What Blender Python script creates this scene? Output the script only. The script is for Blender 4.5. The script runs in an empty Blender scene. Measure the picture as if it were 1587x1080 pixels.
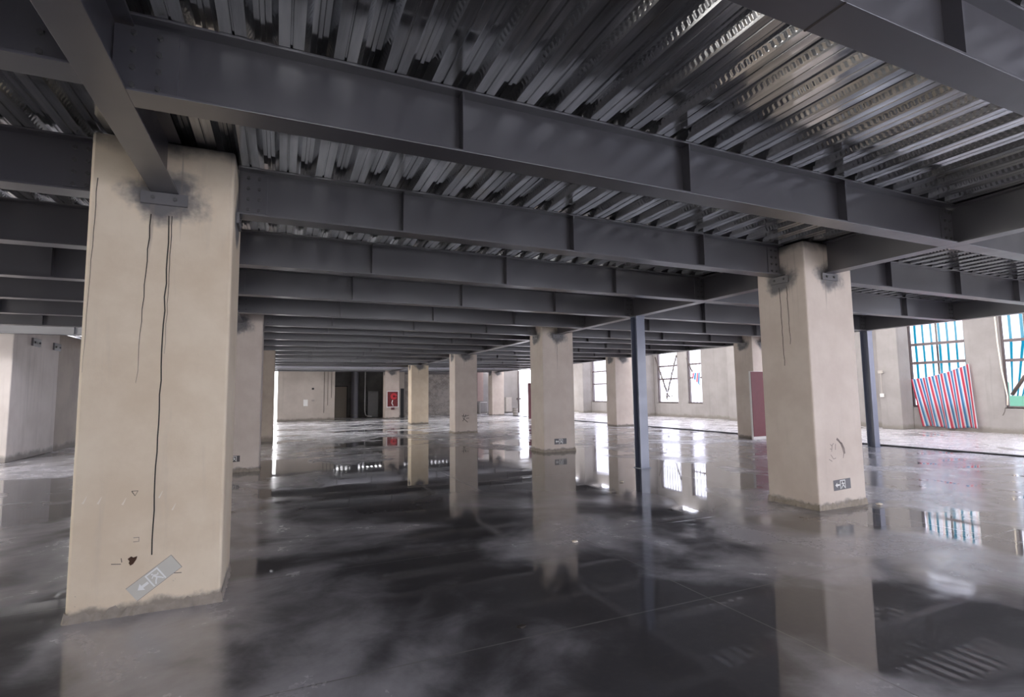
import bpy, bmesh, math, random
from mathutils import Vector, Matrix
random.seed(7)
sc = bpy.context.scene
col = sc.collection
# ------------------------------------------------------------ camera, light, exposure
F_PX, YAW, PITCH, ROLL, CAM_H = 808.7, 0.4163, 0.0868, -0.013, 1.6
cam_d = bpy.data.cameras.new('camera'); cam = bpy.data.objects.new('camera', cam_d); col.objects.link(cam)
cam_d.sensor_width = 36.0; cam_d.lens = 36.0 * F_PX / 1587.0; cam_d.clip_start = 0.02; cam_d.clip_end = 400
fw = Vector((math.sin(YAW)*math.cos(PITCH), math.cos(YAW)*math.cos(PITCH), math.sin(PITCH)))
rt = Vector((math.cos(YAW), -math.sin(YAW), 0)); up = rt.cross(fw)
r_ = math.cos(ROLL)*rt + math.sin(ROLL)*up; u_ = -math.sin(ROLL)*rt + math.cos(ROLL)*up
cam.matrix_world = Matrix(((r_.x, u_.x, -fw.x, 0), (r_.y, u_.y, -fw.y, 0), (r_.z, u_.z, -fw.z, CAM_H), (0, 0, 0, 1)))
sc.camera = cam
wd = bpy.data.worlds.new('overcast_sky'); sc.world = wd; wd.use_nodes = True
wn = wd.node_tree; bg = wn.nodes['Background']
bg.inputs[1].default_value = 1.0
# overcast sky: slightly cooler towards the window side, warmer behind the camera
_tc = wn.nodes.new('ShaderNodeTexCoord'); _sp = wn.nodes.new('ShaderNodeSeparateXYZ'); _mr = wn.nodes.new('ShaderNodeMapRange')
_mx = wn.nodes.new('ShaderNodeMix'); _mx.data_type = 'RGBA'
wn.links.new(_tc.outputs['Generated'], _sp.inputs[0]); wn.links.new(_sp.outputs[0], _mr.inputs[0]); _mr.inputs[1].default_value = -.3; _mr.inputs[2].default_value = .6
wn.links.new(_mr.outputs[0], _mx.inputs[0]); _mx.inputs[6].default_value = (1.0, .955, .91, 1); _mx.inputs[7].default_value = (.79, .82, 1.0, 1)
wn.links.new(_mx.outputs[2], bg.inputs[0])
sc.view_settings.view_transform = 'Standard'; sc.view_settings.look = 'None'
sc.view_settings.gamma = 1; sc.view_settings.use_curve_mapping = False
sc.view_settings.exposure = 3.22
sc.cycles.max_bounces = 10; sc.cycles.diffuse_bounces = 6; sc.cycles.glossy_bounces = 6
sc.cycles.sample_clamp_indirect = 8
# ------------------------------------------------------------ dimensions (metres)
G = 7.95                      # column grid
CX0, CY0 = -0.89, 5.235       # centre of the near left column
CW, CD = 0.98, 0.79           # column plan
ZB, ZT = 3.24, 3.685          # underside of bottom flange, top of top flange
DECK = 3.686
# ------------------------------------------------------------ node helpers
class NT:
    def __init__(s, name):
        s.m = bpy.data.materials.new(name); s.m.use_nodes = True
        s.t = s.m.node_tree; s.b = s.t.nodes['Principled BSDF']; s.out = s.t.nodes['Material Output']
        s.tc = s.t.nodes.new('ShaderNodeTexCoord')
    def n(s, typ, **kw):
        x = s.t.nodes.new(typ)
        for k, v in kw.items(): setattr(x, k, v)
        return x
    def l(s, a, b): s.t.links.new(a, b)
    def put(s, sock, v):
        if hasattr(v, 'is_linked') or hasattr(v, 'links'): s.l(v, sock)
        else: sock.default_value = v
    def math(s, op, a, b=0.0, c=0.0, clamp=False):
        x = s.n('ShaderNodeMath', operation=op); x.use_clamp = clamp
        s.put(x.inputs[0], a); s.put(x.inputs[1], b); s.put(x.inputs[2], c); return x.outputs[0]
    def noise(s, scale, detail=4, rough=.55, vec=None, stretch=None, dist=0.0):
        v = vec or s.tc.outputs['Object']
        if stretch:
            mp = s.n('ShaderNodeMapping'); mp.inputs['Scale'].default_value = stretch; s.l(v, mp.inputs[0]); v = mp.outputs[0]
        x = s.n('ShaderNodeTexNoise'); x.inputs['Scale'].default_value = scale; x.inputs['Detail'].default_value = detail
        x.inputs['Roughness'].default_value = rough; x.inputs['Distortion'].default_value = dist
        s.l(v, x.inputs['Vector']); return x.outputs['Fac']
    def ramp(s, f, lo, hi, a=0.0, b=1.0):
        x = s.n('ShaderNodeMapRange'); x.interpolation_type = 'SMOOTHSTEP'
        s.put(x.inputs[0], f); x.inputs[1].default_value = lo; x.inputs[2].default_value = hi
        x.inputs[3].default_value = a; x.inputs[4].default_value = b; return x.outputs[0]
    def mix(s, f, a, b):
        x = s.n('ShaderNodeMix', data_type='RGBA'); s.put(x.inputs[0], f)
        for sock, v in ((x.inputs[6], a), (x.inputs[7], b)):
            if isinstance(v, tuple): sock.default_value = (*v, 1)
            else: s.l(v, sock)
        return x.outputs[2]
    def xyz(s):
        x = s.n('ShaderNodeSeparateXYZ'); s.l(s.tc.outputs['Object'], x.inputs[0]); return x.outputs
    def bump(s, h, strength=.2, dist=.02):
        x = s.n('ShaderNodeBump'); x.inputs['Strength'].default_value = strength; x.inputs['Distance'].default_value = dist
        s.l(h, x.inputs['Height']); s.l(x.outputs[0], s.b.inputs['Normal']); return x
def plain(name, c, rough=.6, metal=0.0, var=.12, scale=6):
    t = NT(name); f = t.noise(scale)
    t.l(t.mix(f, tuple(x*(1-var) for x in c), tuple(min(1, x*(1+var)) for x in c)), t.b.inputs['Base Color'])
    t.b.inputs['Roughness'].default_value = rough; t.b.inputs['Metallic'].default_value = metal
    return t.m
# ------------------------------------------------------------ materials
def mat_steel(name, c=(.040, .038, .047), rough=(.29, .38)):
    t = NT(name)
    f = t.noise(1.3, 3, .5)
    cc = t.mix(t.ramp(f, .1, .9), c, tuple(x*1.2 for x in c))
    t.l(cc, t.b.inputs['Base Color']); t.l(t.ramp(t.noise(3, 2), .2, .8, *rough), t.b.inputs['Roughness'])
    t.b.inputs['IOR'].default_value = 2.15
    return t.m
STEEL = mat_steel('dark_grey_painted_steel')
BLUE = mat_steel('blue_grey_painted_steel', (.085, .10, .16), (.3, .42))
BOLT = plain('bolt_steel', (.12, .12, .12), .4, .6)
GALV = plain('galvanised_bracket', (.16, .155, .16), .45, .4)
def mat_column(name, ca, cb_):
    t = NT(name); x, y, z = t.xyz()
    n1 = t.noise(1.6, 6, .6); n2 = t.noise(14, 4, .6); ns = t.noise(3, 5, .6, stretch=(2.5, 2.5, .25))
    cc = t.mix(t.ramp(n1, .3, .7), ca, cb_)
    cc = t.mix(t.ramp(ns, .55, .8, 0, .3), cc, (.44, .39, .34))
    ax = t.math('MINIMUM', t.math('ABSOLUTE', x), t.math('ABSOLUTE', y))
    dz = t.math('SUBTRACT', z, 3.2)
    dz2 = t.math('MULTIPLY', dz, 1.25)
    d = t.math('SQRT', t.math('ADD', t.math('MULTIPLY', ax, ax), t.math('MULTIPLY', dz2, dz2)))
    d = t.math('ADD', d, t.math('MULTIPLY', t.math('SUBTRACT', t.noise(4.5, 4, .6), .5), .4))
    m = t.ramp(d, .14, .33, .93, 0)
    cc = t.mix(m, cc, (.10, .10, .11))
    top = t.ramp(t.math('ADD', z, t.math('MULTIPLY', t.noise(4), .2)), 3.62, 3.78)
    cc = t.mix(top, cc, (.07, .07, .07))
    # fine runs below the plate
    run = t.noise(26, 2, .5, stretch=(1, 1, .03))
    fall = t.math('MULTIPLY', t.ramp(z, 2.3, 3.05), t.ramp(ax, .2, .32, 1, 0))
    cc = t.mix(t.math('MULTIPLY', t.ramp(run, .58, .7, 0, .45), fall), cc, (.2, .17, .15))
    low = t.ramp(t.math('SUBTRACT', z, t.math('MULTIPLY', t.noise(7, 6, .65), .16)), -.03, .035, 1, 0)
    cc = t.mix(t.math('MULTIPLY', low, .8), cc, (.16, .14, .125))
    scuff = t.math('MULTIPLY', t.ramp(t.noise(34, 5, .7), .66, .7, 0, .7), t.ramp(z, .05, .5, 1, .08))
    cc = t.mix(scuff, cc, (.27, .22, .18))
    t.l(cc, t.b.inputs['Base Color']); t.b.inputs['Roughness'].default_value = .62
    t.bump(t.math('ADD', n2, t.math('MULTIPLY', t.noise(60, 3), .5)), .12, .01)
    return t.m
COLM = mat_column('beige_painted_plaster', (.56, .475, .42), (.645, .565, .505))
COL_WARMLIT = mat_column('warm_lit_plaster', (.66, .54, .395), (.76, .65, .50))  # same plaster with the warmer light painted into its colour
def mat_wall(name, a, b, rough=.75, streak=.3):
    t = NT(name); x, y, z = t.xyz()
    cc = t.mix(t.ramp(t.noise(.9, 6, .6), .3, .7), a, b)
    cc = t.mix(t.ramp(t.noise(2.2, 5, .6, stretch=(2, 2, .12)), .52, .8, 0, streak), cc, tuple(v*.5 for v in a))
    low = t.ramp(t.math('SUBTRACT', z, t.math('MULTIPLY', t.noise(3, 6, .65), .35)), -.1, .06, .7, 0)
    cc = t.mix(low, cc, (.13, .115, .10))
    t.l(cc, t.b.inputs['Base Color']); t.b.inputs['Roughness'].default_value = rough
    t.bump(t.noise(25, 4), .15, .01)
    return t.m
WALLM = mat_wall('weathered_beige_wall', (.215, .20, .20), (.265, .25, .25))
WALLI = mat_wall('inner_beige_wall', (.44, .39, .345), (.53, .475, .425))
WALLP = mat_wall('pale_core_wall', (.62, .56, .52), (.72, .66, .62))
BROWNW = mat_wall('dark_brown_wall', (.36, .30, .25), (.46, .39, .33))  # brown tone, darker than the pale core wall
GREYW = mat_wall('bare_mortar_wall', (.30, .28, .26), (.5, .47, .44), .85)
DARKW = mat_wall('shaded_shaft_wall', (.10, .10, .095), (.17, .165, .155), .8)  # shade of the recess put into a dark wall colour
def mat_block():
    t = NT('patched_mortar'); 
    f = t.noise(2.4, 7, .7); v = t.n('ShaderNodeTexBrick'); v.inputs['Scale'].default_value = 2.2
    mp = t.n('ShaderNodeMapping'); mp.inputs['Rotation'].default_value = (math.pi/2, 0, 0); t.l(t.tc.outputs['Object'], mp.inputs[0]); t.l(mp.outputs[0], v.inputs['Vector'])
    v.inputs['Color1'].default_value = (.42, .39, .36, 1); v.inputs['Color2'].default_value = (.33, .3, .27, 1); v.inputs['Mortar'].default_value = (.25, .23, .21, 1); v.inputs['Mortar Size'].default_value = .03
    t.l(t.mix(t.ramp(f, .38, .62), v.outputs[0], (.5, .46, .42)), t.b.inputs['Base Color']); t.b.inputs['Roughness'].default_value = .85
    return t.m
BLOCKM = mat_block()
def mat_floor():
    t = NT('wet_polished_concrete'); x, y, z = t.xyz()
    big = t.noise(.42, 4, .5, dist=.6); med = t.noise(1.5, 6, .62, dist=.4); fine = t.noise(18, 5, .65)
    film = t.ramp(t.math('ADD', t.math('MULTIPLY', big, .78), t.math('MULTIPLY', med, .22)),   .44, .58)   # 1 = drier, matt skin; painted daylight is added below
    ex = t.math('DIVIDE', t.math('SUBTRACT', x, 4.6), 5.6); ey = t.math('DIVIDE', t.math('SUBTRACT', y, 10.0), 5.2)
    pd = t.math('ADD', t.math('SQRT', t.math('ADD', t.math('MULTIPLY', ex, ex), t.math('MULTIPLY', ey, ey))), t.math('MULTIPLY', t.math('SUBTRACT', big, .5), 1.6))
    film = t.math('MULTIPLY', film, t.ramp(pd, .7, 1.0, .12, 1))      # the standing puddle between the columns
    film = t.math('MAXIMUM', film, t.math('MULTIPLY', t.math('MULTIPLY', t.ramp(x, 7.2, 10.5), .5), t.ramp(med, .36, .46)))  # pale tone raised on the right to stand in for window light
    far = t.math('MULTIPLY', t.math('MULTIPLY', t.ramp(y, 13, 22), t.ramp(x, 14.5, 16, 1, 0)), t.ramp(t.noise(.7, 4, .5, stretch=(.45, 1, 1), dist=.6), .45, .49))  # patchy mask for daylight painted on the floor at the back
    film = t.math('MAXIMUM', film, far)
    film = t.math('MAXIMUM', film, t.math('MULTIPLY', t.ramp(x, 15.4, 15.9), t.ramp(t.noise(.8, 4, .5, stretch=(1, .6, 1), dist=.6), .38, .44)))  # bright strip by the windows, daylight painted as pale floor
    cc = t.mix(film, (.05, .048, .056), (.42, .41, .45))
    cc = t.mix(t.math('MULTIPLY', far, .7), cc, (.72, .70, .70))  # lightens the far floor colour in place of light falling there
    cc = t.mix(t.ramp(fine, .45, .75, 0, .12), cc, (.16, .15, .145))
    # saw cuts
    def cut(v, pos, w=.006):
        return t.ramp(t.math('ABSOLUTE', t.math('SUBTRACT', v, pos)), w*.5, w*1.6, 1, 0)
    cuts = None
    for v, p0 in ((x, 3.08), (x, 7.06), (x, 11.03), (y, 5.24), (y, 3.25), (y, 9.2), (y, 13.2)):
        c = cut(v, p0); cuts = c if cuts is None else t.math('MAXIMUM', cuts, c)
    cc = t.mix(t.math('MULTIPLY', cuts, .75), cc, (.2, .195, .19))
    t.l(cc, t.b.inputs['Base Color'])
    t.b.inputs['Roughness'].default_value = .5; t.b.inputs['IOR'].default_value = 1.5
    t.b.inputs['Coat Weight'].default_value = 1.0; t.b.inputs['Coat IOR'].default_value = 1.75
    rr = t.math('ADD', t.math('MULTIPLY', film, .22), t.ramp(med, .3, .75, .012, .07))
    rr = t.math('ADD', rr, t.math('MULTIPLY', t.math('MULTIPLY', film, t.ramp(fine, .3, .8)), .04))
    t.l(rr, t.b.inputs['Coat Roughness'])
    h = t.math('ADD', t.math('MULTIPLY', t.noise(.9, 2, .4), .22), t.math('MULTIPLY', t.math('MULTIPLY', t.noise(22, 2), film), .012))
    h = t.math('SUBTRACT', h, t.math('MULTIPLY', cuts, .1))
    bp = t.bump(h, .10, .03); t.l(bp.outputs[0], t.b.inputs['Coat Normal'])
    return t.m
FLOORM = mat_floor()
def mat_deck():
    t = NT('galvanised_deck_sheet'); x, y, z = t.xyz()
    st = t.noise(3.5, 4, .6, stretch=(3.2, .22, 1)); sp = t.noise(45, 3, .6); pt = t.noise(1.2, 4, .6)
    cc = t.mix(t.ramp(st, .3, .7), (.36, .37, .38), (.70, .71, .72))
    cc = t.mix(t.ramp(pt, .55, .75, 0, .5), cc, (.40, .36, .29))
    t.l(cc, t.b.inputs['Base Color']); t.b.inputs['Metallic'].default_value = .92
    t.l(t.ramp(t.noise(2.6, 5, .6, stretch=(4, .4, 1)), .3, .7, .05, .22), t.b.inputs['Roughness'])
    # stamped dimples on the rib sides
    dim = t.math('SINE', t.math('MULTIPLY', y, 2*math.pi/.046))
    side = t.math('MULTIPLY', t.ramp(z, DECK+.012, DECK+.02), t.ramp(z, DECK+.045, DECK+.053, 1, 0))
    h = t.math('ADD', t.math('MULTIPLY', t.math('MULTIPLY', dim, side), .35), t.math('MULTIPLY', sp, .06))
    t.bump(h, .16, .009)
    return t.m
DECKM = mat_deck()
TAPE = plain('sooty_drip', (.035, .028, .024), .6)
SCUFF = plain('grey_scuff', (.23, .19, .175), .8)
PALE = plain('scraped_plaster', (.78, .70, .60), .8)
RUSTM = plain('rusty_hole', (.06, .028, .015), .9)
SIGNG = plain('sign_grey_plastic', (.075, .068, .07), .35)
SIGNW = plain('sign_white', (.8, .8, .78), .4, var=.03)
SIGNF = plain('faded_sign_film', (.57, .55, .49), .3, var=.06)
REDD = plain('maroon_cabinet_paint', (.15, .045, .055), .45)
REDX = plain('red_hose_paint', (.55, .03, .045), .4)
REDDK = plain('dark_red_interior', (.16, .012, .016), .5)
WHITEP = plain('white_frame_paint', (.75, .73, .72), .4, var=.05)
BARM = plain('window_bar_paint', (.09, .07, .075), .5)
REBAR = plain('rusty_strut', (.07, .055, .05), .6)
GREENN = plain('green_fence_mesh', (.13, .36, .27), .7)
DARKS = plain('rubber_joint', (.02, .02, .022), .6)
CARD = plain('grey_board', (.36, .33, .31), .8)
PIPEM = plain('dull_white_pipe', (.6, .6, .58), .4)
LEAF = plain('dry_red_leaves', (.5, .2, .16), .8, var=.5, scale=20)
GLASS = None
def mat_tarp(name, backlit):
    t = NT(name); x, y, z = t.xyz()
    sx = t.n('ShaderNodeSeparateXYZ'); t.l(t.tc.outputs['UV'], sx.inputs[0]); v = t.math('FRACT', sx.outputs[0])
    r = t.n('ShaderNodeValToRGB'); r.color_ramp.interpolation = 'CONSTANT'
    W = (.86, .86, .88, 1)
    if backlit: stops = [(0, (.9, .92, .93, 1)), (.38, (.05, .42, .52, 1)), (.66, (.93, .92, .86, 1)), (.84, (.92, .62, .6, 1)), (.9, (.92, .92, .93, 1))]
    else: stops = [(0, (.72, .13, .2, 1)), (.27, (.85, .5, .58, 1)), (.36, W), (.48, (.12, .33, .55, 1)), (.72, (.42, .66, .8, 1)), (.84, W)]
    e = r.color_ramp.elements; e[0].position, e[0].color = stops[0]; e[1].position, e[1].color = stops[1]
    for p, c in stops[2:]:
        k = e.new(p); k.color = c
    t.l(v, r.inputs[0]); ccol = t.mix(1.0, (0, 0, 0), r.outputs[0]) if not backlit else t.mix(.12, r.outputs[0], (0, 0, 0))
    t.l(ccol, t.b.inputs['Base Color']); t.b.inputs['Roughness'].default_value = .45
    tr = t.n('ShaderNodeBsdfTranslucent'); t.l(ccol, tr.inputs[0])
    mx = t.n('ShaderNodeMixShader'); mx.inputs[0].default_value = .9 if backlit else .75
    t.l(t.b.outputs[0], mx.inputs[1]); t.l(tr.outputs[0], mx.inputs[2]); t.l(mx.outputs[0], t.out.inputs[0])
    return t.m
TARP_B = mat_tarp('striped_tarpaulin_backlit', True); TARP_F = mat_tarp('striped_tarpaulin', False)
def mat_glass():
    t = NT('dimming_glass'); g = t.n('ShaderNodeBsdfTransparent'); g.inputs[0].default_value = (.70, .69, .69, 1)  # grey tint put in to dim the sky and daylight through the panes
    gl = t.n('ShaderNodeBsdfGlossy'); gl.inputs['Roughness'].default_value = .08
    mx = t.n('ShaderNodeMixShader'); mx.inputs[0].default_value = .02
    t.l(g.outputs[0], mx.inputs[1]); t.l(gl.outputs[0], mx.inputs[2]); t.l(mx.outputs[0], t.out.inputs[0]); return t.m
GLASS = mat_glass()
# ------------------------------------------------------------ mesh helpers
def box(bm, x0, x1, y0, y1, z0, z1, bev=0.0):
    vs = [bm.verts.new((x, y, z)) for z in (z0, z1) for y in (y0, y1) for x in (x0, x1)]
    fs = [(0, 2, 3, 1), (4, 5, 7, 6), (0, 1, 5, 4), (2, 6, 7, 3), (0, 4, 6, 2), (1, 3, 7, 5)]
    faces = [bm.faces.new([vs[i] for i in f]) for f in fs]
    if bev:
        ed = {e for f in faces for e in f.edges}
        bmesh.ops.bevel(bm, geom=list(ed), offset=bev, segments=2, affect='EDGES', profile=.5)
def prism(bm, pts, axis, a, b):
    """extrude a 2D outline (list of (u,v)) along axis from a to b"""
    def P(u, v, w):
        return {'x': (w, u, v), 'y': (u, w, v), 'z': (u, v, w)}[axis]
    A = [bm.verts.new(P(u, v, a)) for u, v in pts]; B = [bm.verts.new(P(u, v, b)) for u, v in pts]
    n = len(pts)
    for i in range(n): bm.faces.new((A[i], A[(i+1) % n], B[(i+1) % n], B[i]))
    bm.faces.new(A[::-1]); bm.faces.new(B)
def cyl(bm, c, r, h, axis='z', n=12, r2=None):
    M = {'z': Matrix.Identity(4), 'y': Matrix.Rotation(math.pi/2, 4, 'X'), 'x': Matrix.Rotation(math.pi/2, 4, 'Y')}[axis]
    bmesh.ops.create_cone(bm, cap_ends=True, segments=n, radius1=r, radius2=r if r2 is None else r2, depth=h, matrix=Matrix.Translation(c) @ M)
def tube(bm, pts, r, n=8):
    pts = [Vector(p) for p in pts]; rings = []
    for i, p in enumerate(pts):
        d = (pts[min(i+1, len(pts)-1)] - pts[max(i-1, 0)]).normalized()
        a = d.orthogonal().normalized() if i == 0 else (rings_a - d*rings_a.dot(d)).normalized()
        rings_a = a; b = d.cross(a)
        rings.append([bm.verts.new(p + r*(math.cos(2*math.pi*k/n)*a + math.sin(2*math.pi*k/n)*b)) for k in range(n)])
    for A, B in zip(rings, rings[1:]):
        for k in range(n): bm.faces.new((A[k], A[(k+1) % n], B[(k+1) % n], B[k]))
    bm.faces.new(rings[0][::-1]); bm.faces.new(rings[-1])
def mesh(name, bm, mat):
    bmesh.ops.recalc_face_normals(bm, faces=bm.faces)
    me = bpy.data.meshes.new(name); bm.to_mesh(me); bm.free(); me.materials.append(mat); return me
def obj(name, bm, mat, parent=None, loc=None, smooth=False):
    me = mesh(name, bm, mat) if isinstance(bm, bmesh.types.BMesh) else bm
    o = bpy.data.objects.new(name, me); col.objects.link(o)
    if smooth:
        for p in me.polygons: p.use_smooth = True
    if parent: o.parent = parent
    if loc: o.location = loc
    return o
def thing(name, label, cat, loc=(0, 0, 0), rz=0, group=None):
    o = bpy.data.objects.new(name, None); col.objects.link(o); o.empty_display_size = .2
    o.location = loc; o.rotation_euler = (0, 0, rz); o['label'] = label; o['category'] = cat
    if group: o['group'] = group
    return o
def tag(o, label, cat, group=None):
    o['label'] = label; o['category'] = cat
    if group: o['group'] = group
    return o
def struct(name, bm, mat, loc=None, parent=None):
    o = obj(name, bm, mat, parent, loc)
    if not parent: o['kind'] = 'structure'
    return o
def dup(root, loc, label, group=None):
    r = root.copy(); col.objects.link(r); r.location = loc; r['label'] = label
    if group: r['group'] = group
    for ch in list(root.children):
        c = ch.copy(); col.objects.link(c); c.parent = r
        for g in ch.children:
            d = g.copy(); col.objects.link(d); d.parent = c
    return r
NB = lambda: bmesh.new()
ORD = ['first', 'second', 'third', 'fourth', 'fifth', 'sixth', 'seventh', 'eighth', 'ninth', 'tenth', 'eleventh', 'twelfth', 'thirteenth', 'fourteenth', 'fifteenth', 'sixteenth', 'seventeenth', 'eighteenth', 'nineteenth', 'twentieth']
# ------------------------------------------------------------ setting: floor and ceiling
XL, XR, YN, YF = -12.0, 23.25, -5.5, 41.0
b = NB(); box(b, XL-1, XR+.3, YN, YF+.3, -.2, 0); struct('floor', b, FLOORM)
b = NB(); box(b, 24.2, 60, -30, 80, -.5, -.25); struct('ground_outside', b, plain('outside_ground', (.72, .72, .72), .9))
# trapezoidal deck, ribs along Y, solid above
P, XE = .31, 15.13
def deck(b, xa, xb, ya, yb):
    n = int(round((xb - xa)/P)); x = xb - n*P; prof = []
    for i in range(n):
        a = x + i*P
        prof += [(a, DECK), (a+.062, DECK), (a+.067, DECK+.010), (a+.073, DECK+.010), (a+.078, DECK), (a+.140, DECK), (a+.178, DECK+.064),
                 (a+.208, DECK+.064), (a+.214, DECK+.054), (a+.236, DECK+.054), (a+.242, DECK+.064), (a+.272, DECK+.064)]
    prof += [(xb, DECK)]
    bot0 = [b.verts.new((u, ya, v)) for u, v in prof]; bot1 = [b.verts.new((u, yb, v)) for u, v in prof]
    for i in range(len(prof)-1): b.faces.new((bot0[i], bot0[i+1], bot1[i+1], bot1[i]))
    t0, t1 = b.verts.new((xb, ya, DECK+.2)), b.verts.new((prof[0][0], ya, DECK+.2))
    t2, t3 = b.verts.new((xb, yb, DECK+.2)), b.verts.new((prof[0][0], yb, DECK+.2))
    b.faces.new(bot0[::-1] + [t1, t0]); b.faces.new(bot1 + [t2, t3]); b.faces.new((t0, t1, t3, t2))
    b.faces.new((bot0[-1], bot1[-1], t2, t0)); b.faces.new((bot0[0], bot1[0], t3, t1))
b = NB()
XM = XE - P*52
# deck sheets; slots between them added out of view to let daylight down
for ya, yb in ((YN, 24.6), (25.1, 31.6), (33.0, YF)): deck(b, XM, XE, ya, yb)
for ya, yb in ((YN, 14.9), (15.8, YF)): deck(b, XM - P*36, XM, ya, yb)
struct('ceiling', b, DECKM)
# ------------------------------------------------------------ walls with openings
def wall(name, axis, c0, c1, a0, a1, z0, z1, holes, mat, loc=None):
    """wall slab between c0..c1 across its thickness, a0..a1 along; holes = [(a, a, z, z)]"""
    bm = NB(); A = sorted({a0, a1, *[h[0] for h in holes], *[h[1] for h in holes]}); Z = sorted({z0, z1, *[h[2] for h in holes], *[h[3] for h in holes]})
    for i in range(len(A)-1):
        for k in range(len(Z)-1):
            ma, mz = (A[i]+A[i+1])/2, (Z[k]+Z[k+1])/2
            if any(h[0] < ma < h[1] and h[2] < mz < h[3] for h in holes): continue
            if axis == 'y': box(bm, c0, c1, A[i], A[i+1], Z[k], Z[k+1])
            else: box(bm, A[i], A[i+1], c0, c1, Z[k], Z[k+1])
    bmesh.ops.remove_doubles(bm, verts=bm.verts, dist=.0001)
    seen = {}
    for f in list(bm.faces):
        k = tuple(sorted(v.index for v in f.verts)) if False else tuple(sorted(round(c, 3) for v in f.verts for c in v.co)) + tuple(round(c, 3) for c in f.calc_center_median())
        seen.setdefault(k, []).append(f)
    bmesh.ops.delete(bm, geom=[f for fs in seen.values() if len(fs) > 1 for f in fs], context='FACES_ONLY')
    return struct(name, bm, mat)
ZW = 5.6
WIN = {1: (10.9, 12.85), 2: (8.55, 9.86), 3: (26.4, 28.4), 4: (24.3, 25.5), 5: (34.45, 36.6)}
SILL, HEAD = .9, 4.75
xh = [(a, c, SILL, HEAD) for a, c in WIN.values()]
xh += [(31.6, 33.4, SILL, HEAD), (15.6, 17.4, SILL, HEAD), (18.2, 19.9, SILL, HEAD), (3.0, 4.8, SILL, HEAD), (.2, 2.0, SILL, HEAD), (-4.6, -1.0, SILL, HEAD)]
wall('wall_right', 'y', XR, XR+.3, YN, YF, 0, ZW, xh, WALLM)
wall('wall_front', 'x', YN-.3, YN, XL-.3, XR+.3, 0, DECK, [(-1.2, 1.8, .5, 3.4), (3.4, 6.2, .5, 3.4), (7.8, 13.0, .5, 3.4), (16.4, 22.0, .6, 3.3)], WALLM)  # openings behind the camera, added to bring in daylight
wall('wall_left', 'y', XL-.3, XL, YN, YF+.3, 0, DECK, [(1.5, 8.2, .1, 3.4), (11.0, 16.8, .1, 2.4), (24.3, 36.6, 0, 3.4)], WALLM)  # openings added out of view so daylight enters from the left
rb = NB(); yy = YN
while yy < YF:
    box(rb, XE, XR+.3, yy, min(yy+2.9, YF+.3), ZW+.001, ZW+.25); yy += 4.6
for xx in (XE, 18.0, 20.9, XR-.05): box(rb, xx, xx+.35, YN, YF+.3, ZW+.251, ZW+.5)
struct('ceiling_unseen_light_slats', rb, WALLM)  # gapped roof added out of view to trim daylight over the window strip
# ------------------------------------------------------------ back walls
wall('wall_back', 'x', YF, YF+.3, 8.3, XR, 0, DECK, [(18.7, 22.4, 0, 3.68)], WALLM)
b = NB(); box(b, 8.9, 14.6, YF-.03, YF, 0, DECK-.45); struct('trim_1', b, BLOCKM)
b = NB(); box(b, XE, XR+.3, YF, YF+.3, DECK+.001, ZW); struct('wall_back_upper', b, WALLM)
b = NB(); box(b, -.22, 3.3, 37.0, 37.25, 0, DECK); box(b, -12, -.22, 37.0, 37.25, 3.45, DECK); box(b, 3.05, 3.3, 37.25, 41.2, 0, DECK); struct('wall_back_left', b, WALLI)
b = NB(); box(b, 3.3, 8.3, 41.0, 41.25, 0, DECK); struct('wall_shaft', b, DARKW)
b = NB(); box(b, 7.75, 8.3, 38.4, 41.0, 0, DECK); struct('wall_return', b, WALLI)
b = NB(); box(b, -9.3, -6.42, 17.66, 20.72, 0, DECK, .02); struct('wall_core', b, WALLP)
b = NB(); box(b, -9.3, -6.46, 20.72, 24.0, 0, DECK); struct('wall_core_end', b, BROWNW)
# ------------------------------------------------------------ windows on the right wall
def window(i, y0, y1, bars_v, bars_h, mat=BARM, glass=True):
    fr = thing('window_%d' % i, '', '', (XR+.12, (y0+y1)/2, SILL)); del fr['label']; del fr['category']; fr['kind'] = 'structure'
    w, h = (y1-y0)/2, HEAD-SILL
    bm = NB(); t_ = .05
    box(bm, -.03, .03, -w, -w+t_, 0, h); box(bm, -.03, .03, w-t_, w, 0, h); box(bm, -.03, .03, -w+t_, w-t_, 0, t_); box(bm, -.03, .03, -w+t_, w-t_, h-t_, h)
    obj('window_frame', bm, mat, fr)
    for z in bars_h:
        bm = NB(); box(bm, -.025, .025, -w+t_, w-t_, z-SILL-.05, z-SILL+.05); obj('transom', bm, mat, fr)
    for k in range(bars_v):
        yy = -w + (k+1)*2*w/(bars_v+1); bm = NB(); cyl(bm, (.05, yy, h/2), .017 if bars_v > 1 else .03, h-.02, 'z', 8); obj('mullion', bm, mat, fr)
    bm = NB(); box(bm, -.12, .14, -w-.02, w+.02, -.03, 0); obj('window_sill', bm, WHITEP, fr, (0, 0, -.001))
    if glass:
        bm = NB(); box(bm, -.004, .004, -w+t_, w-t_, t_, h-t_); obj('glass_pane', bm, GLASS, fr)
    return fr
window(1, *WIN[1], 1, (2.62, 3.36)); window(2, *WIN[2], 1, (2.55, 3.25)); window(3, *WIN[3], 7, (2.45, 3.3)); window(4, *WIN[4], 3, (2.45, 3.3)); window(5, *WIN[5], 9, (2.3, 3.3))
for i, (a, c) in enumerate([(31.6, 33.4), (15.6, 17.4), (18.2, 19.9), (3.0, 4.8), (.2, 2.0)]): window(6+i, a, c, 1, (2.5,))
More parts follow.
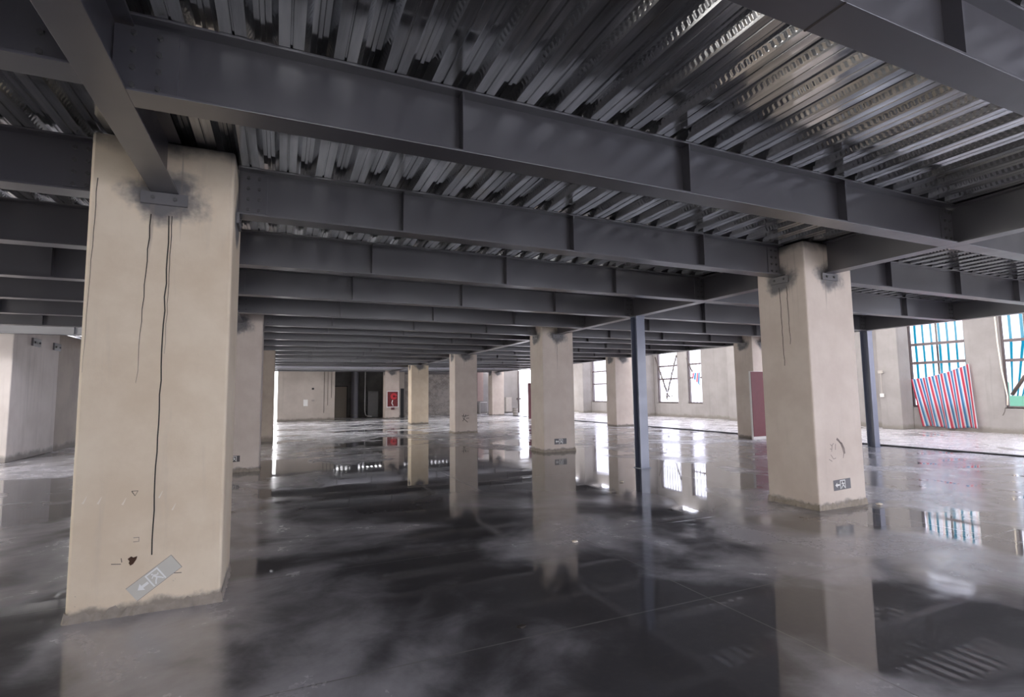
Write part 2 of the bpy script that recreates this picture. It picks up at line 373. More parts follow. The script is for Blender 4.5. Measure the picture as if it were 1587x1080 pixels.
# ------------------------------------------------------------ columns
NAMES = {(0, 0): 'huge beige concrete column at front left with a tilted faded exit sign',
 (1, 0): 'big beige column at front right, dark green exit plate near its foot',
 (0, 1): 'brownish column half hidden behind the huge front left column',
 (1, 1): 'tall beige column in the middle with a small exit plate near its foot',
 (0, 2): 'dim narrow column peeking out behind the half hidden left one',
 (1, 2): 'beige column with a black scribble low on its face, left of the middle one',
 (1, 3): 'yellowish beige column left of the scribbled one',
 (1, 4): 'far column carrying the red hose box',
 (2, 1): 'grey-green column beside the maroon cabinet, behind the front right column',
 (2, 2): 'pale column just left of the thin blue steel post',
 (2, 3): 'far outer column hidden behind the middle column, beside a brownish cabinet',
 (2, 4): 'small pale column far back in front of the whitewashed back wall',
 }
cb = NB(); box(cb, -CW/2, CW/2, -CD/2, CD/2, 0, 3.67, .022); colme = mesh('shaft', cb, COLM)
COLS = {}
def column(i, j):
    X, Y = CX0 + G*i, CY0 + G*j
    c = thing('concrete_column', NAMES[(i, j)], 'column', (X, Y, 0), 0, 'rows of concrete columns')
    me = colme
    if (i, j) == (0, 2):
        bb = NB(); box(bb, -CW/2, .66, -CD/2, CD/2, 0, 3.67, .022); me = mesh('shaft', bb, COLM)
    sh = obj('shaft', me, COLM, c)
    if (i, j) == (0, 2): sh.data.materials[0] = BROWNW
    if (i, j) in ((0, 0), (1, 3)): sh.data = sh.data.copy(); sh.data.materials[0] = COL_WARMLIT
    # plates the steel sits on: under the girder on the front, under the beams on both sides
    for (px, py, wx, wy) in ((0.0, -CD/2-.012, .16, .012), (0.0, CD/2+.012, .16, .012), (-CW/2-.012, 0, .012, .14), (CW/2+.012, 0, .012, .14)):
        bm = NB(); box(bm, px-wx, px+wx, py-wy, py+wy, ZB-.10, ZB-.002, .003); pl = obj('bearing_plate', bm, GALV, c)
        for s in (-1, 1):
            bm = NB()
            if wx > wy: cyl(bm, (px+s*.075, py + math.copysign(.02, py), ZB-.05), .016, .018, 'y', 6)
            else: cyl(bm, (px + math.copysign(.02, px), py+s*.075, ZB-.05), .016, .018, 'x', 6)
            obj('bolt', bm, BOLT, pl)
    COLS[(i, j)] = c
    return c
for k in NAMES: column(*k)
def stroke(name, parent, pts, w, mat, y, taper=False):
    """flat ribbon following (x,z) points in front of a column face; coordinates local to the column"""
    bm = NB(); pts = [Vector((p[0], 0, p[1])) for p in pts]; L, R, L2, R2 = [], [], [], []
    for k, p in enumerate(pts):
        d = (pts[min(k+1, len(pts)-1)] - pts[max(k-1, 0)]).normalized(); nn = Vector((-d.z, 0, d.x))
        ww = w * (1 if not taper else (1 - .8*k/(len(pts)-1)))/2
        for lst, s, dy in ((L, 1, 0), (R, -1, 0), (L2, 1, -.002), (R2, -1, -.002)):
            q = p + nn*ww*s; lst.append(bm.verts.new((q.x, y+dy, q.z)))
    for k in range(len(pts)-1):
        bm.faces.new((L[k], L[k+1], R[k+1], R[k])); bm.faces.new((L2[k], R2[k], R2[k+1], L2[k+1]))
        bm.faces.new((L[k], L2[k], L2[k+1], L[k+1])); bm.faces.new((R[k], R[k+1], R2[k+1], R2[k]))
    bm.faces.new((L[0], R[0], R2[0], L2[0])); bm.faces.new((L[-1], L2[-1], R2[-1], R[-1]))
    return obj(name, bm, mat, parent)
yf = -CD/2 + .0005
def wob(x0, z0, x1, z1, n=14, a=.006):
    return [(x0 + (x1-x0)*k/n + random.uniform(-a, a), z0 + (z1-z0)*k/n) for k in range(n+1)]
c1 = COLS[(0, 0)]
stroke('paint_drip', c1, wob(-.085, 3.06, -.13, 1.72), .009, TAPE, yf, True)
stroke('paint_drip', c1, wob(.035, 3.06, .02, .42, 24, .005), .009, TAPE, yf)
stroke('paint_drip', c1, wob(.055, 3.06, .045, 1.95, 14, .004), .006, TAPE, yf, True)
stroke('paint_drip', c1, wob(-.44, 3.3, -.47, 1.8, 14, .004), .005, TAPE, yf, True)
stroke('triangle_mark', c1, [(-.125, .905), (-.085, .905), (-.103, .87), (-.125, .905)], .005, TAPE, yf)
for (a, z) in ((-.42, .86), (-.33, .85), (.05, .86), (-.18, .83), (.14, .76)):
    stroke('scrape', c1, [(a, z-.02), (a+.01, z), (a+.022, z+.03)], .012, PALE, yf, True)
stroke('scratch', c1, [(-.1, .56), (-.065, .56), (-.065, .53), (-.1, .53)], .004, SCUFF, yf)
stroke('scratch', c1, [(-.23, .385), (-.17, .378)], .004, TAPE, yf); stroke('scratch', c1, [(-.17, .42), (-.165, .39)], .004, TAPE, yf); stroke('scratch', c1, [(.17, .265), (.22, .262)], .004, TAPE, yf)
bm = NB()
ang = [(math.cos(k*.63)*(.03+.012*math.sin(k*2.1)), math.sin(k*.63)*(.024+.01*math.cos(k*1.7))) for k in range(10)]
prism(bm, [(-.10+u*.9, .398+v*1.15+u*.3) for u, v in ang], 'y', yf-.003, yf); obj('rust_hole', bm, RUSTM, c1)
# concrete toe around the near columns
def toe(c, seed):
    rn = random.Random(seed); bm = NB(); N = 26; o = .012
    per = [(-CW/2, -CD/2), (CW/2, -CD/2), (CW/2, CD/2), (-CW/2, CD/2)]
    pts = []
    for k in range(4):
        a, c_ = per[k], per[(k+1) % 4]
        for q in range(N): pts.append((a[0]+(c_[0]-a[0])*q/N, a[1]+(c_[1]-a[1])*q/N))
    lo, hi = [], []
    for px, py in pts:
        s = 1 + (o + rn.uniform(-.008, .01))*2/CW; lo.append(bm.verts.new((px*s, py*s, 0))); s2 = 1.006
        hi.append(bm.verts.new((px*s2, py*s2, .06 + rn.uniform(-.02, .03))))
    for k in range(len(pts)):
        q = (k+1) % len(pts); bm.faces.new((lo[k], lo[q], hi[q], hi[k]))
    return obj('mortar_toe', bm, plain('dirty_mortar_%d' % seed, (.30, .26, .22), .9, var=.5, scale=12), c)
for k, s in (((0, 0), 1), ((1, 0), 2), ((1, 1), 3), ((1, 2), 4), ((0, 1), 5)): toe(COLS[k], s)
c2 = COLS[(1, 0)]
for x0, z0, x1, z1, w in ((-.2, 3.06, -.19, 2.0, .007),):
    pass
# drips on the left-hand face of the front right column (x = -CW/2)
def side_stroke(name, parent, pts, w, mat):
    o = stroke(name, parent, pts, w, mat, 0); 
    o.rotation_euler = (0, 0, -math.pi/2); o.location = (-CW/2 + .0005, 0, 0); return o
side_stroke('paint_drip', c2, wob(-.02, 3.08, .0, 1.95), .008, TAPE); side_stroke('paint_drip', c2, wob(.10, 3.08, .11, 2.25), .006, TAPE)
stroke('smudge', c2, [(-.06, .93), (-.02, .90), (.02, .86), (.05, .80), (.07, .72), (.05, .66)], .035, SCUFF, yf, True)
stroke('smudge', c2, [(.0, .88), (.04, .86), (.08, .79), (.09, .72)], .02, SCUFF, yf)
for s in ([(-.2, .86), (-.17, .84), (-.13, .87)], [(-.21, .80), (-.17, .79)], [(-.16, .85), (-.18, .76)], [(-.2, .72), (-.15, .66), (-.1, .67)], [(-.24, .66), (-.18, .63)], [(-.09, .86), (-.10, .78)]):
    stroke('scribble', c2, s, .008, SCUFF, yf)
c4 = COLS[(1, 2)]
for s in ([(-.2, .72), (-.05, .70), (.1, .74)], [(-.12, .80), (-.14, .62), (.06, .45)], [(-.02, .78), (-.1, .6), (-.16, .5)], [(-.02, .62), (.12, .62)]):
    stroke('scribble', c4, s, .022, TAPE, yf)
c3 = COLS[(1, 1)]
stroke('paint_drip', c3, wob(-.03, 3.05, -.03, 2.25), .012, TAPE, yf, True)
# ------------------------------------------------------------ exit signs (arrow + running figure in a doorway)
def exit_sign(label, loc, w, h, plate_mat, ink, tilt=0.0, name='exit_sign'):
    s = thing(name, label, 'sign', loc, 0, 'exit signs on the columns'); s.rotation_euler = (0, tilt, 0)
    bm = NB(); box(bm, -w/2, w/2, -.003, 0, -h/2, h/2, .001); obj('plate', bm, plate_mat, s)
    if plate_mat is SIGNF:
        bm = NB()
        for a in ((-w/2, w/2, -h/2, -h/2+.0025), (-w/2, w/2, h/2-.0025, h/2), (w/2-.0025, w/2, -h/2, h/2)): box(bm, a[0], a[1], -.0038, -.0031, a[2], a[3])
        obj('plate_edge', bm, SCUFF, s)
    def ink_poly(nm, pts):
        bm = NB(); prism(bm, [(u*h, v*h) for u, v in pts], 'y', -.0045, -.0025); obj(nm, bm, ink, s)
    ink_poly('arrow', [(-1.02, 0), (-.74, .24), (-.74, .08), (-.38, .08), (-.38, -.08), (-.74, -.08), (-.74, -.24)])
    bm = NB()
    for (a, c, d, e) in ((-.32, -.24, -.42, .42), (.38, .46, -.42, .42), (-.24, .38, .34, .42)):
        box(bm, a*h, c*h, -.0045, -.0025, d*h, e*h)
    obj('door_outline', bm, ink, s)
    bm = NB()
    def limb(x0, z0, x1, z1, ww):
        d = Vector((x1-x0, z1-z0)).normalized(); nx, nz = -d.y*ww/2, d.x*ww/2
        prism(bm, [((x0+nx)*h, (z0+nz)*h), ((x1+nx)*h, (z1+nz)*h), ((x1-nx)*h, (z1-nz)*h), ((x0-nx)*h, (z0-nz)*h)], 'y', -.0045, -.0026)
    cyl(bm, (.02*h, -.0035, .24*h), .055*h, .0018, 'y', 10)
    limb(.04, .17, .14, -.08, .11); limb(.04, .14, -.12, .04, .06); limb(.1, .12, .26, .04, .06); limb(.26, .04, .3, .14, .05)
    limb(.12, -.06, -.04, -.2, .08); limb(-.04, -.2, -.14, -.36, .07); limb(.14, -.06, .26, -.2, .08); limb(.26, -.2, .34, -.34, .07)
    obj('running_figure', bm, ink, s)
    return s
FY = CY0 - CD/2
exit_sign('faded exit sign peeling and tilted on the huge front left column', (-.845, FY-.001, .25), .35, .125, SIGNF, SIGNW, math.radians(-37))
exit_sign('dark exit plate with white arrow at the foot of the front right column', (CX0+G-.01, FY-.001, .31), .35, .14, SIGNG, SIGNW, math.radians(-2))
exit_sign('small dark exit plate with arrow low on the tall middle column', (CX0+G+.02, FY+G-.001, .28), .38, .155, SIGNG, SIGNW)
exit_sign('tiny exit plate on the half hidden brownish column behind the front left one', (-.9, FY+G-.001, .29), .24, .13, SIGNG, SIGNW)
# ------------------------------------------------------------ steel beams (along X) and girders (along Y)
FWD, FT, WT = .095, .016, .010
def ibeam_parts(parent, L, axis, stiff, plates, bolts=True, mat=STEEL):
    """I section of length L starting at the parent's origin (underside of the bottom flange)"""
    H = ZT - ZB
    def bx(a0, a1, c0, c1, z0, z1, bev=0):
        bm = NB()
        if axis == 'x': box(bm, a0, a1, c0, c1, z0, z1, bev)
        else: box(bm, c0, c1, a0, a1, z0, z1, bev)
        return bm
    obj('bottom_flange', bx(0, L, -FWD, FWD, 0, FT, .002), mat, parent)
    obj('top_flange', bx(0, L, -FWD, FWD, H-FT, H, .002), mat, parent)
    obj('web', bx(0, L, -WT/2, WT/2, FT, H-FT), mat, parent)
    for s in stiff:
        for sd in (-1, 1):
            obj('stiffener', bx(s-.006, s+.006, min(sd*WT/2, sd*(FWD-.004)), max(sd*WT/2, sd*(FWD-.004)), FT, H-FT), mat, parent)
    for a0, a1 in plates:
        for sd in (-1, 1):
            c0, c1 = sorted((sd*WT/2, sd*(WT/2+.012)))
            pl = obj('splice_plate', bx(a0, a1, c0, c1, FT+.03, H-FT-.02, .001), mat, parent)
            if bolts and sd == -1:
                bm = NB()
                for q in range(4):
                    for rr in range(2):
                        a = a0 + (a1-a0)*(.3 + .4*rr); z = .07 + q*.1
                        cyl(bm, (a, -WT/2-.02, z) if axis == 'x' else (-WT/2-.02, a, z), .016, .016, 'y' if axis == 'x' else 'x', 6)
                o_ = obj('bolt_group', bm, BOLT, pl)
XG = [CX0 - G, CX0, CX0 + G, CX0 + 2*G]
MID = [1.42, 3.335, 5.235, 7.22, 9.33, 11.36, 13.19, 14.42, 16.32, 18.27, 20.2, 22.15, 24.3, 26.3, 28.3, 30.4, 32.5, 34.6, 36.7]
LEFT = [1.2, 3.18, 5.10, 6.95, 8.90, 10.85, 12.77, 14.7, 16.65]
LEFT2 = [24.4, 26.3, 28.3, 30.4, 32.5, 34.6]
bays = [('left', 0, 'left bay beyond the front left column line'), ('mid', 1, 'middle bay between the front columns'), ('right', 2, 'right bay beyond the front right column line')]
spec = {'nearL': None}
def on_row(y): return any(abs(y - (CY0 + G*j)) < .3 for j in range(5))
protos = {}
for nm, bi, desc in bays:
    ys = (LEFT + LEFT2) if nm == 'left' else MID
    for k, y in enumerate(ys):
        row = on_row(y)
        x0 = XG[bi] + (CW/2 + .001 if row else FWD+.001); x1 = XG[bi+1] - (CW/2 + .001 if row else FWD+.001)
        if nm == 'left': x0 = XG[bi]+FWD+.001
        if nm == 'left' and row: x0 = XG[bi] + .2
        L = x1 - x0
        if k == 0: lab = 'nearest overhead grey steel beam in the %s, cut by the photo top edge' % desc
        elif k == 1: lab = 'large grey steel beam second from the camera in the %s' % desc
        else: lab = 'dark steel beam, %s back from the camera in the %s' % (ORD[k], desc)
        if nm == 'left' and k == 0: lab = 'nearest dark steel beam left of the front left column, at the top edge'
        key = (round(L, 3), row, nm == 'left')
        if key in protos: dup(protos[key], (x0, y, ZB), lab, 'steel beams under the deck'); continue
        t = thing('steel_beam', lab, 'beam', (x0, y, ZB), 0, 'steel beams under the deck')
        st = [XG[bi] + q*G/4 - x0 for q in (1, 2, 3)]
        if nm == 'left' and not row: pl = [(L-.24, L+.085)]
        elif nm == 'left': pl = [(L-.24, L-.015)]
        elif row: pl = [(.015, .24), (L-.24, L-.015)]
        else: pl = [(-.085, .22), (L-.14, L+.085)]
        ibeam_parts(t, L, 'x', st, pl); protos[key] = t
nb = [o for o in col.objects if o.get('label', '').startswith('nearest overhead grey steel beam in the middle')][0]
bm = NB(); box(bm, 2.15-nb.location.x, 2.162-nb.location.x, -FWD-.002, FWD+.002, -.0025, .0005); obj('flange_joint', bm, TAPE, nb)
#
rows_g = [(-2.3, CY0-CD/2-.001)] + [(CY0+G*j+CD/2+.001, CY0+G*(j+1)-CD/2-.001) for j in range(4)]
gn = {1: 'left', 2: 'middle', 3: 'outer'}
glab = ['from above the camera to the front column', 'from the front column to the second', 'from the second column to the third', 'from the third column to the fourth', 'from the fourth column to the fifth']
gl = {1: 'dark girder of the left column line, %s', 2: 'steel girder of the right-hand column line, %s', 3: 'outer girder nearest the windows, %s'}
for gi in (1, 2, 3):
    pr = {}
    for j, (a, c) in enumerate(rows_g):
        L = c - a; key = round(L, 3); lab = gl[gi] % glab[j]
        if key in pr: dup(pr[key], (XG[gi], a, ZB), lab, 'steel girders along the column lines'); continue
        t = thing('steel_girder', lab, 'girder', (XG[gi], a, ZB), 0, 'steel girders along the column lines')
        ibeam_parts(t, L, 'y', [], [], False); pr[key] = t
# near outer column line has its first column outside the frame on the right: the girder runs through
# ------------------------------------------------------------ slim steel posts
def post(x, y, label):
    t = thing('steel_post', label, 'post', (x, y, 0), 0, 'slim steel posts')
    w, f = .105, .012
    bm = NB(); box(bm, -w, w, -w, -w+f, .012, ZB-.012); box(bm, -w, w, w-f, w, .012, ZB-.012); box(bm, -.005, .005, -w+f, w-f, .012, ZB-.012); obj('h_section_shaft', bm, BLUE, t)
    bm = NB(); box(bm, -.13, .13, -.13, .13, 0, .012, .002); obj('base_plate', bm, BLUE, t)
    bm = NB(); box(bm, -.12, .12, -.12, .12, ZB-.012, ZB-.0005, .002); obj('cap_plate', bm, BLUE, t)
post(CX0+G, 9.20, 'slim blue-grey steel post in front of the far windows, right of the middle column')
post(CX0+2*G+.12, 9.40, 'slim navy steel post just right of the front right column')
# ------------------------------------------------------------ joint strip between the deck edge and the window strip
b = NB(); box(b, 15.60, 15.74, -5, 40.9, 0, .035, .008); tag(obj('joint_strip', b, DARKS), 'long dark joint strip across the floor towards the windows', 'strip')
# ------------------------------------------------------------ pillars on the window wall
pl_lab = {1: 'pale pillar on the window wall, left of the striped tarpaulin window', 2: 'pillar on the window wall behind the grey-green column, by the blank wall', 3: 'sunlit cream pillar on the window wall left of the window with crossed struts', 4: 'farthest cream pillar on the window wall, left of the barred window'}
pm = NB(); box(pm, -.36, .42, -CD/2, CD/2, 0, ZW, .02); pme = mesh('wall_pillar', pm, WALLM)
for j in (1, 2, 3, 4):
    o = obj('wall_pillar', pme, WALLM, None, (XR-.42, CY0+G*j, 0)); tag(o, pl_lab[j], 'pillar', 'pillars on the window wall')
# switch box and conduit on the nearest wall
t = thing('wall_conduit', 'thin conduit with two small boxes on the wall behind the navy post', 'conduit', (XR-.82, 13.45, 0))
bm = NB(); tube(bm, [(-.018, 0, 1.35), (-.018, 0, 2.3)], .01); obj('conduit_pipe', bm, CARD, t)
bm = NB(); box(bm, -.05, 0, -.09, .09, 2.24, 2.36, .005); obj('junction_box', bm, CARD, t)
bm = NB(); box(bm, -.05, 0, -.07, .07, 1.28, 1.42, .005); obj('socket_box', bm, WHITEP, t)
# ------------------------------------------------------------ tarpaulins
def cloth(name, f, nu, nv, mat, label, reps=7, th=.003):
    bm = NB(); g = [[bm.verts.new(f(i/nu, k/nv)) for k in range(nv+1)] for i in range(nu+1)]
    uv = bm.loops.layers.uv.new('cloth')
    for i in range(nu):
        for k in range(nv):
            fc = bm.faces.new((g[i][k], g[i+1][k], g[i+1][k+1], g[i][k+1]))
            for lp, (a_, c_) in zip(fc.loops, ((i, k), (i+1, k), (i+1, k+1), (i, k+1))): lp[uv].uv = (a_/nu*reps, c_/nv)
    o = obj(name, bm, mat, smooth=True); s = o.modifiers.new('thickness', 'SOLIDIFY'); s.thickness = th
    return tag(o, label, 'tarpaulin', 'striped tarpaulins at the windows')
cloth('tarpaulin', lambda u, v: (XR+.36+.015*math.sin(u*31)+.01*math.sin(v*9+u*5), WIN[1][0]-.0+u*(WIN[1][1]-WIN[1][0]), .95+v*3.8), 60, 24, TARP_B, 'backlit blue and white striped tarpaulin behind the window bars')
def drape(u, v):
    # u: 0 = far (left in view) .. 1 = near ; v: 0 = top, 1 = bottom
    y = 12.78 - u*2.0 - v*.02 ; top = 1.98 + .10*u + .42*u*u; bot = .12 + .03*math.sin(u*9)
    z = top + (bot-top)*v
    y -= v*.10*u*1.3 - (1-u)*(-.35)*v
    x = XR-.05 - .10*math.sin(u*26+v*1.5)*(.25+.5*v) - .06*v
    return (min(x, XR-.012), y, z)
cloth('tarpaulin', drape, 90, 30, TARP_F, 'red, blue and white striped tarpaulin sagging below the window beside the cream pillar', 9.5)
cloth('tarpaulin', lambda u, v: (XR+.36+.012*math.sin(u*19), 9.86-u*(1.3 if v > .5 else .55+.75*v*2*.9), 1.3+v*3.4), 30, 24, TARP_B, 'torn striped tarpaulin hanging in the window at the right edge', 4)
def strut(label, pts, r=.022, name='timber_strut', mat=REBAR):
    bm = NB(); tube(bm, pts, r); return tag(obj(name, bm, mat, smooth=True), label, 'strut', 'struts at the windows')
strut('dark strut leaning across the window at the right edge', [(XR-.07, 9.62, 1.35), (XR-.07, 8.75, 2.75)], .055)
strut('pale twisted rope hanging beside the window at the right edge', [(XR-.03, 9.92, 4.3), (XR-.05, 9.90, 3.2), (XR-.06, 9.85, 2.2), (XR-.05, 9.76, 1.3), (XR-.03, 9.79, .98)], .022, 'hanging_rope', PALE)
strut('thin dark wire dangling under the window at the right edge', [(XR-.03, 9.86, .9), (XR-.03, 9.88, .78), (XR-.03, 9.95, .62)], .009, 'dangling_wire')
strut('left strut of the V in the far window, leaning right', [(XR-.048, 28.45, 3.95), (XR-.05, 27.40, 1.62)], .045)
strut_v = strut('right strut of the V in the far window, leaning left', [(XR-.042, 26.36, 3.95), (XR-.06, 27.28, 1.62)], .04)
bm = NB(); rn = random.Random(3)
for _ in range(7):
    tube(bm, [(XR-.04, 27.34, 1.56), (XR-.08, 27.35+rn.uniform(-.2, .2), 1.4+rn.uniform(-.1, .1)), (XR-.05, 27.2+rn.uniform(-.35, .3), 1.1+rn.uniform(-.15, .3))], .022)
obj('knotted_rag', bm, REBAR, strut_v, smooth=True)
strut('thin strut leaning in the narrow window right of the V struts', [(XR-.04, 25.45, 3.7), (XR-.04, 25.0, 2.8)], .035)
cloth('tarpaulin', lambda u, v: (XR-.03-.02*math.sin(u*9), 24.93-u*.62+.1*v, 2.75-v*(.25+.55*u)), 12, 12, TARP_F, 'pink scrap of tarpaulin knotted in the narrow window beside the V struts', 2)
# green fence seen outside, and dry shrubs outside the far doorway
t = thing('site_fence', 'mint green mesh fence outside the window at the right edge', 'fence', (30, 6, -.25))
bm = NB()
box(bm, 0, .04, 0, 9, .2, 2.1); obj('mesh_panel', bm, GREENN, t)
for k in range(4):
    bm = NB(); cyl(bm, (.08, .1+k*2.9, 1.1), .04, 2.2); obj('fence_post', bm, GREENN, t)
rn = random.Random(11)
for q, (sx, sy, hh) in enumerate([(21.3, 43.2, 1.2), (22.2, 45.4, 1.0)]):
    t = thing('dry_shrub', ['reddish dry shrub outside the bright far doorway', 'second reddish shrub outside the far doorway, further right'][q], 'shrub', (sx, sy, 0), 0, 'dry shrubs outside')
    bm = NB()
    for _ in range(12): tube(bm, [(0, 0, 0), (rn.uniform(-.2, .2), rn.uniform(-.2, .2), hh*.5), (rn.uniform(-.5, .5), rn.uniform(-.3, .3), hh*rn.uniform(.7, 1))], .015, 5)
    obj('stems', bm, REBAR, t)
    bm = NB()
    for _ in range(260):
        c = Vector((rn.gauss(0, .28), rn.gauss(0, .2), rn.uniform(.25, hh))); s = .05
        d1 = Vector((rn.uniform(-1, 1), rn.uniform(-1, 1), rn.uniform(-1, 1))).normalized(); d2 = d1.orthogonal().normalized()
        bm.faces.new([bm.verts.new(c + s*a) for a in (d1, d2*.5, -d1, -d2*.5)])
    obj('foliage', bm, LEAF, t)
b = NB(); box(b, 15, 24.2, 41.3, 60, -.2, -.01); struct('ground_behind', b, plain('yard_ground', (.5, .46, .42), .9))
# ------------------------------------------------------------ fire cabinets
def cabinet(x, y, label):
    t = thing('fire_cabinet', label, 'cabinet', (x, y, 0), 0, 'fire cabinets on the outer columns')
    bm = NB(); box(bm, 0, .85, 0, .07, 0, 2.25, .008); obj('body', bm, WHITEP, t)
    bm = NB(); box(bm, .012, .838, -.02, -.001, .09, 2.238, .004); d = obj('door', bm, REDD, t)
    bm = NB(); box(bm, .76, .79, -.045, -.02, 1.0, 1.14, .004); obj('handle', bm, GALV, d)
cabinet(14.29, CY0+G-CD/2-.072, 'tall maroon cabinet on the outer column, just left of the front right column')
cabinet(13.68, CY0+3*G-CD/2-.072, 'brownish cabinet edge peeking out left of the tall middle column')
# hose box on the far column
hx, hy = CX0+G, CY0+4*G-CD/2
t = thing('hose_box', 'red fire hose box with white frame on the far column', 'fire hose box', (hx, hy, .78))
bm = NB(); box(bm, -.40, .40, -.16, -.001, 0, 1.14, .005); obj('body', bm, REDDK, t)
bm = NB()
for a in ((-.42, -.36, 0, 1.14), (.36, .42, 0, 1.14), (-.36, .36, 0, .06), (-.36, .36, 1.08, 1.14)): box(bm, a[0], a[1], -.19, -.16, a[2], a[3])
obj('frame', bm, WHITEP, t)
bm = NB(); bmesh.ops.create_uvsphere(bm, u_segments=14, v_segments=8, radius=.001)
bm.clear(); 
for k in range(3): tube(bm, [(.08+(.2-.05*k)*math.cos(a*.4), -.18-.012*k, .76+(.2-.05*k)*math.sin(a*.4)) for a in range(16)], .03)
obj('hose_reel', bm, REDX, t, smooth=True)
bm = NB(); tube(bm, [(0, -.18, .5), (-.06, -.19, .3), (.03, -.18, .12)], .03); obj('nozzle', bm, SIGNW, t)
bm = NB(); box(bm, -.08, .14, -.12, -.001, -.16, -.001, .01); obj('bracket', bm, REDD, t)
# ------------------------------------------------------------ dark shaft clutter
t = thing('down_pipe', 'pale bent pipe standing in the dark recess at the back', 'pipe', (5.62, 39.4, 0))
bm = NB(); tube(bm, [(0, 0, 3.66), (0, 0, .45), (.05, 0, .22), (.2, 0, .12), (.5, 0, .09)], .035); obj('pipe', bm, PIPEM, t, smooth=True)
t = thing('grey_duct', 'tall dark grey duct in the recess left of the bent pipe', 'duct', (4.95, 39.8, 0))
bm = NB(); cyl(bm, (0, 0, 1.83), .28, 3.66, 'z', 20); obj('duct_body', bm, plain('duct_steel', (.14, .14, .16), .4, .3), t, smooth=False)
bm = NB(); cyl(bm, (0, 0, .2), .33, .12, 'z', 20); obj('collar', bm, GALV, t)
t = thing('steel_locker', 'dark grey locker standing right of the bent pipe', 'locker', (5.85, 39.6, 0))
bm = NB(); box(bm, 0, .75, 0, .4, 0, 1.95, .01); obj('body', bm, plain('locker_grey', (.13, .13, .13), .5), t)
bm = NB(); box(bm, .02, .73, -.02, -.001, .05, 1.85, .005); d = obj('door', bm, plain('locker_door', (.16, .16, .16), .5), t)
bm = NB(); box(bm, .1, .4, -.035, -.02, 1.78, 1.82); obj('vent', bm, GALV, d)
t = thing('wooden_door', 'dull beige door leaf in the dark recess at the back', 'door', (3.55, 40.9, 0))
bm = NB(); box(bm, 0, .95, 0, .06, 0, 2.3, .005); obj('door_leaf', bm, plain('door_beige', (.30, .26, .21), .6), t)
bm = NB(); box(bm, -.06, 0, -.02, .09, 0, 2.36); box(bm, .95, 1.01, -.02, .09, 0, 2.36); box(bm, 0, .95, -.02, .09, 2.3, 2.36); obj('door_frame', bm, DARKS, t)
# dark doorway in the return wall
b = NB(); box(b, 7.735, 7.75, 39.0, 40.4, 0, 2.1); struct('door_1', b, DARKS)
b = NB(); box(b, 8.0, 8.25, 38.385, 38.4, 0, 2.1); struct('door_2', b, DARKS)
# notices and boxes on the back left wall
b = NB(); box(b, 1.35, 1.62, 36.985, 36.999, .98, 1.40); tag(obj('paper_notice', b, SIGNW), 'white paper notice on the wide back wall at left', 'notice')
b = NB(); box(b, 1.85, 1.99, 36.94, 36.999, 2.05, 2.17, .005); tag(obj('junction_box', b, DARKS), 'small dark junction box high on the wide back wall', 'junction box', 'boxes on the back wall')
b = NB(); box(b, 1.85, 2.02, 36.96, 36.999, 1.28, 1.38, .005); tag(obj('switch_box', b, CARD), 'small switch box right of the white paper notice', 'switch', 'boxes on the back wall')
for k, xx in enumerate((2.62, 2.85, 3.08)):
    b = NB(); tube(b, [(xx, 36.98, 3.6), (xx, 36.98, .5+.5*k)], .012); tag(obj('wall_cable', b, TAPE), ['left', 'middle', 'right'][k] + 'most of the three dark cables down the back wall, near its right end', 'cable', 'cables on the back wall')
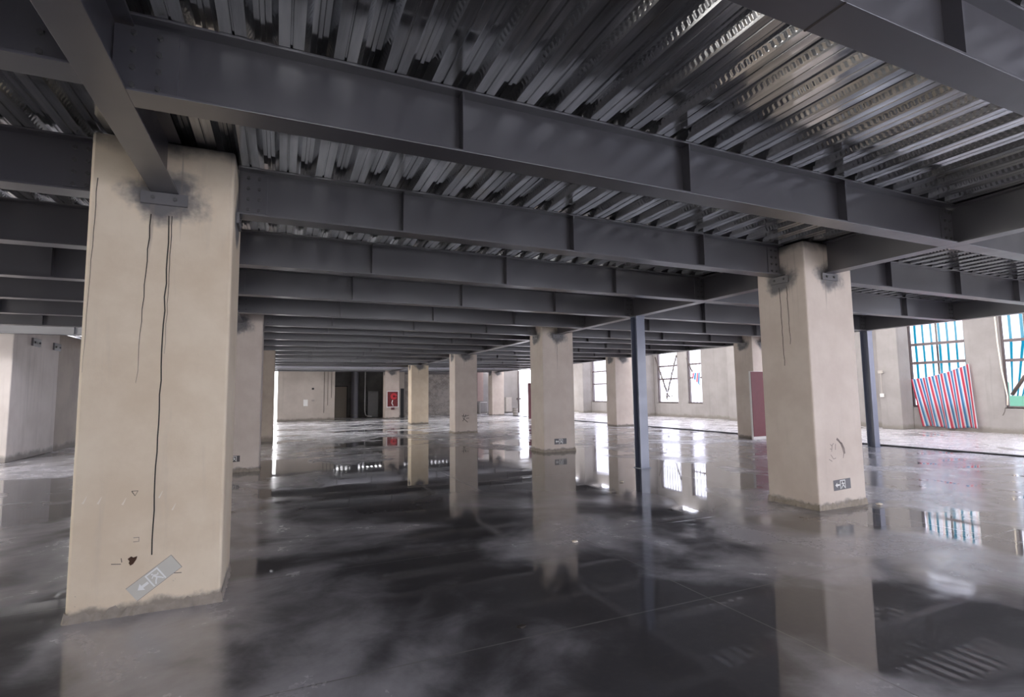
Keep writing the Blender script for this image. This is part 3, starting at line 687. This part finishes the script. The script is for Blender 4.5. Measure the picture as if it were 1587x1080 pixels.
# right end of the back wall
t = thing('back_cupboard', 'pale low cupboard under a brown board, left of the small far column', 'cupboard', (14.95, 40.4, 0))
bm = NB(); box(bm, 0, .62, 0, .5, 0, .95, .01); obj('body', bm, WHITEP, t)
bm = NB(); box(bm, .02, .60, -.02, -.001, .03, .92); obj('door', bm, WALLM, t)
b = NB(); box(b, 14.9, 15.42, 40.9, 40.999, 1.05, 3.6); tag(obj('brown_board', b, REDD if False else plain('brown_board_paint', (.33, .24, .22), .7)), 'tall brown board on the back wall above the low cupboard', 'board')
b = NB(); box(b, 17.42, 17.95, 40.8, 40.999, .1, 1.32, .01); tag(obj('leaning_board', b, CARD), 'grey panel leaning on the whitewashed back wall right of the small far column', 'panel')
t = thing('oil_drum', 'small grey drum on the floor before the whitewashed back wall', 'drum', (15.95, 35.6, 0))
bm = NB(); cyl(bm, (0, 0, .28), .19, .56, 'z', 20); obj('drum_body', bm, CARD, t, smooth=False)
bm = NB()
for z in (.02, .19, .38, .545): cyl(bm, (0, 0, z), .2, .025, 'z', 20)
obj('hoops', bm, BARM, t)
t = thing('door_post', 'dark post at the left side of the bright far doorway', 'post', (18.62, 40.9, 0))
bm = NB(); box(bm, 0, .1, -.05, .05, 0, 3.6); obj('post_shaft', bm, BARM, t)
bm = NB(); box(bm, -.12, .2, -.1, .08, 1.1, 1.25, .01); obj('post_bracket', bm, BARM, t)
# plaster chips on the floor
for k, (fx, fy, fs, lab) in enumerate([(2.93, 5.02, .035, 'small plaster chip lying on the wet floor, middle foreground'), (7.62, 4.72, .045, 'white plaster chip at the right foot of the front right column'), (5.6, 7.9, .04, 'plaster chip on the floor between the middle and front right columns'), (1.55, 3.4, .03, 'tiny dark chip on the floor right of the huge front left column')]):
    bm = NB(); bmesh.ops.create_icosphere(bm, subdivisions=1, radius=fs, matrix=Matrix.Translation((0, 0, fs*.35)) @ Matrix.Diagonal((1.2, .8, .4, 1)))
    rn = random.Random(k)
    for v in bm.verts: v.co += Vector((rn.uniform(-1, 1), rn.uniform(-1, 1), 0))*fs*.2; v.co.z = max(v.co.z, 0)
    tag(obj('plaster_chip', bm, TAPE if k == 3 else PALE, None, (fx, fy, 0)), lab, 'chip', 'chips on the floor')
# seats for the beams on the pale core wall
for k, yy in enumerate((18.95, 20.45)):
    t = thing('beam_bracket', ['left rusty bracket high on the pale wall at far left', 'right rusty bracket high on the pale wall, nearer the big column'][k], 'bracket', (-6.42, yy, 3.12), 0, 'brackets on the pale left wall')
    bm = NB(); box(bm, .001, .05, -.26, .26, 0, .22, .004); obj('plate', bm, GALV, t)
    for s in (-.15, .15):
        bm = NB(); cyl(bm, (.065, s, .1), .03, .03, 'x', 6); obj('bolt', bm, BOLT, t)
for k, (fx, fy) in enumerate([(2.5, 1.42)]):
    pass
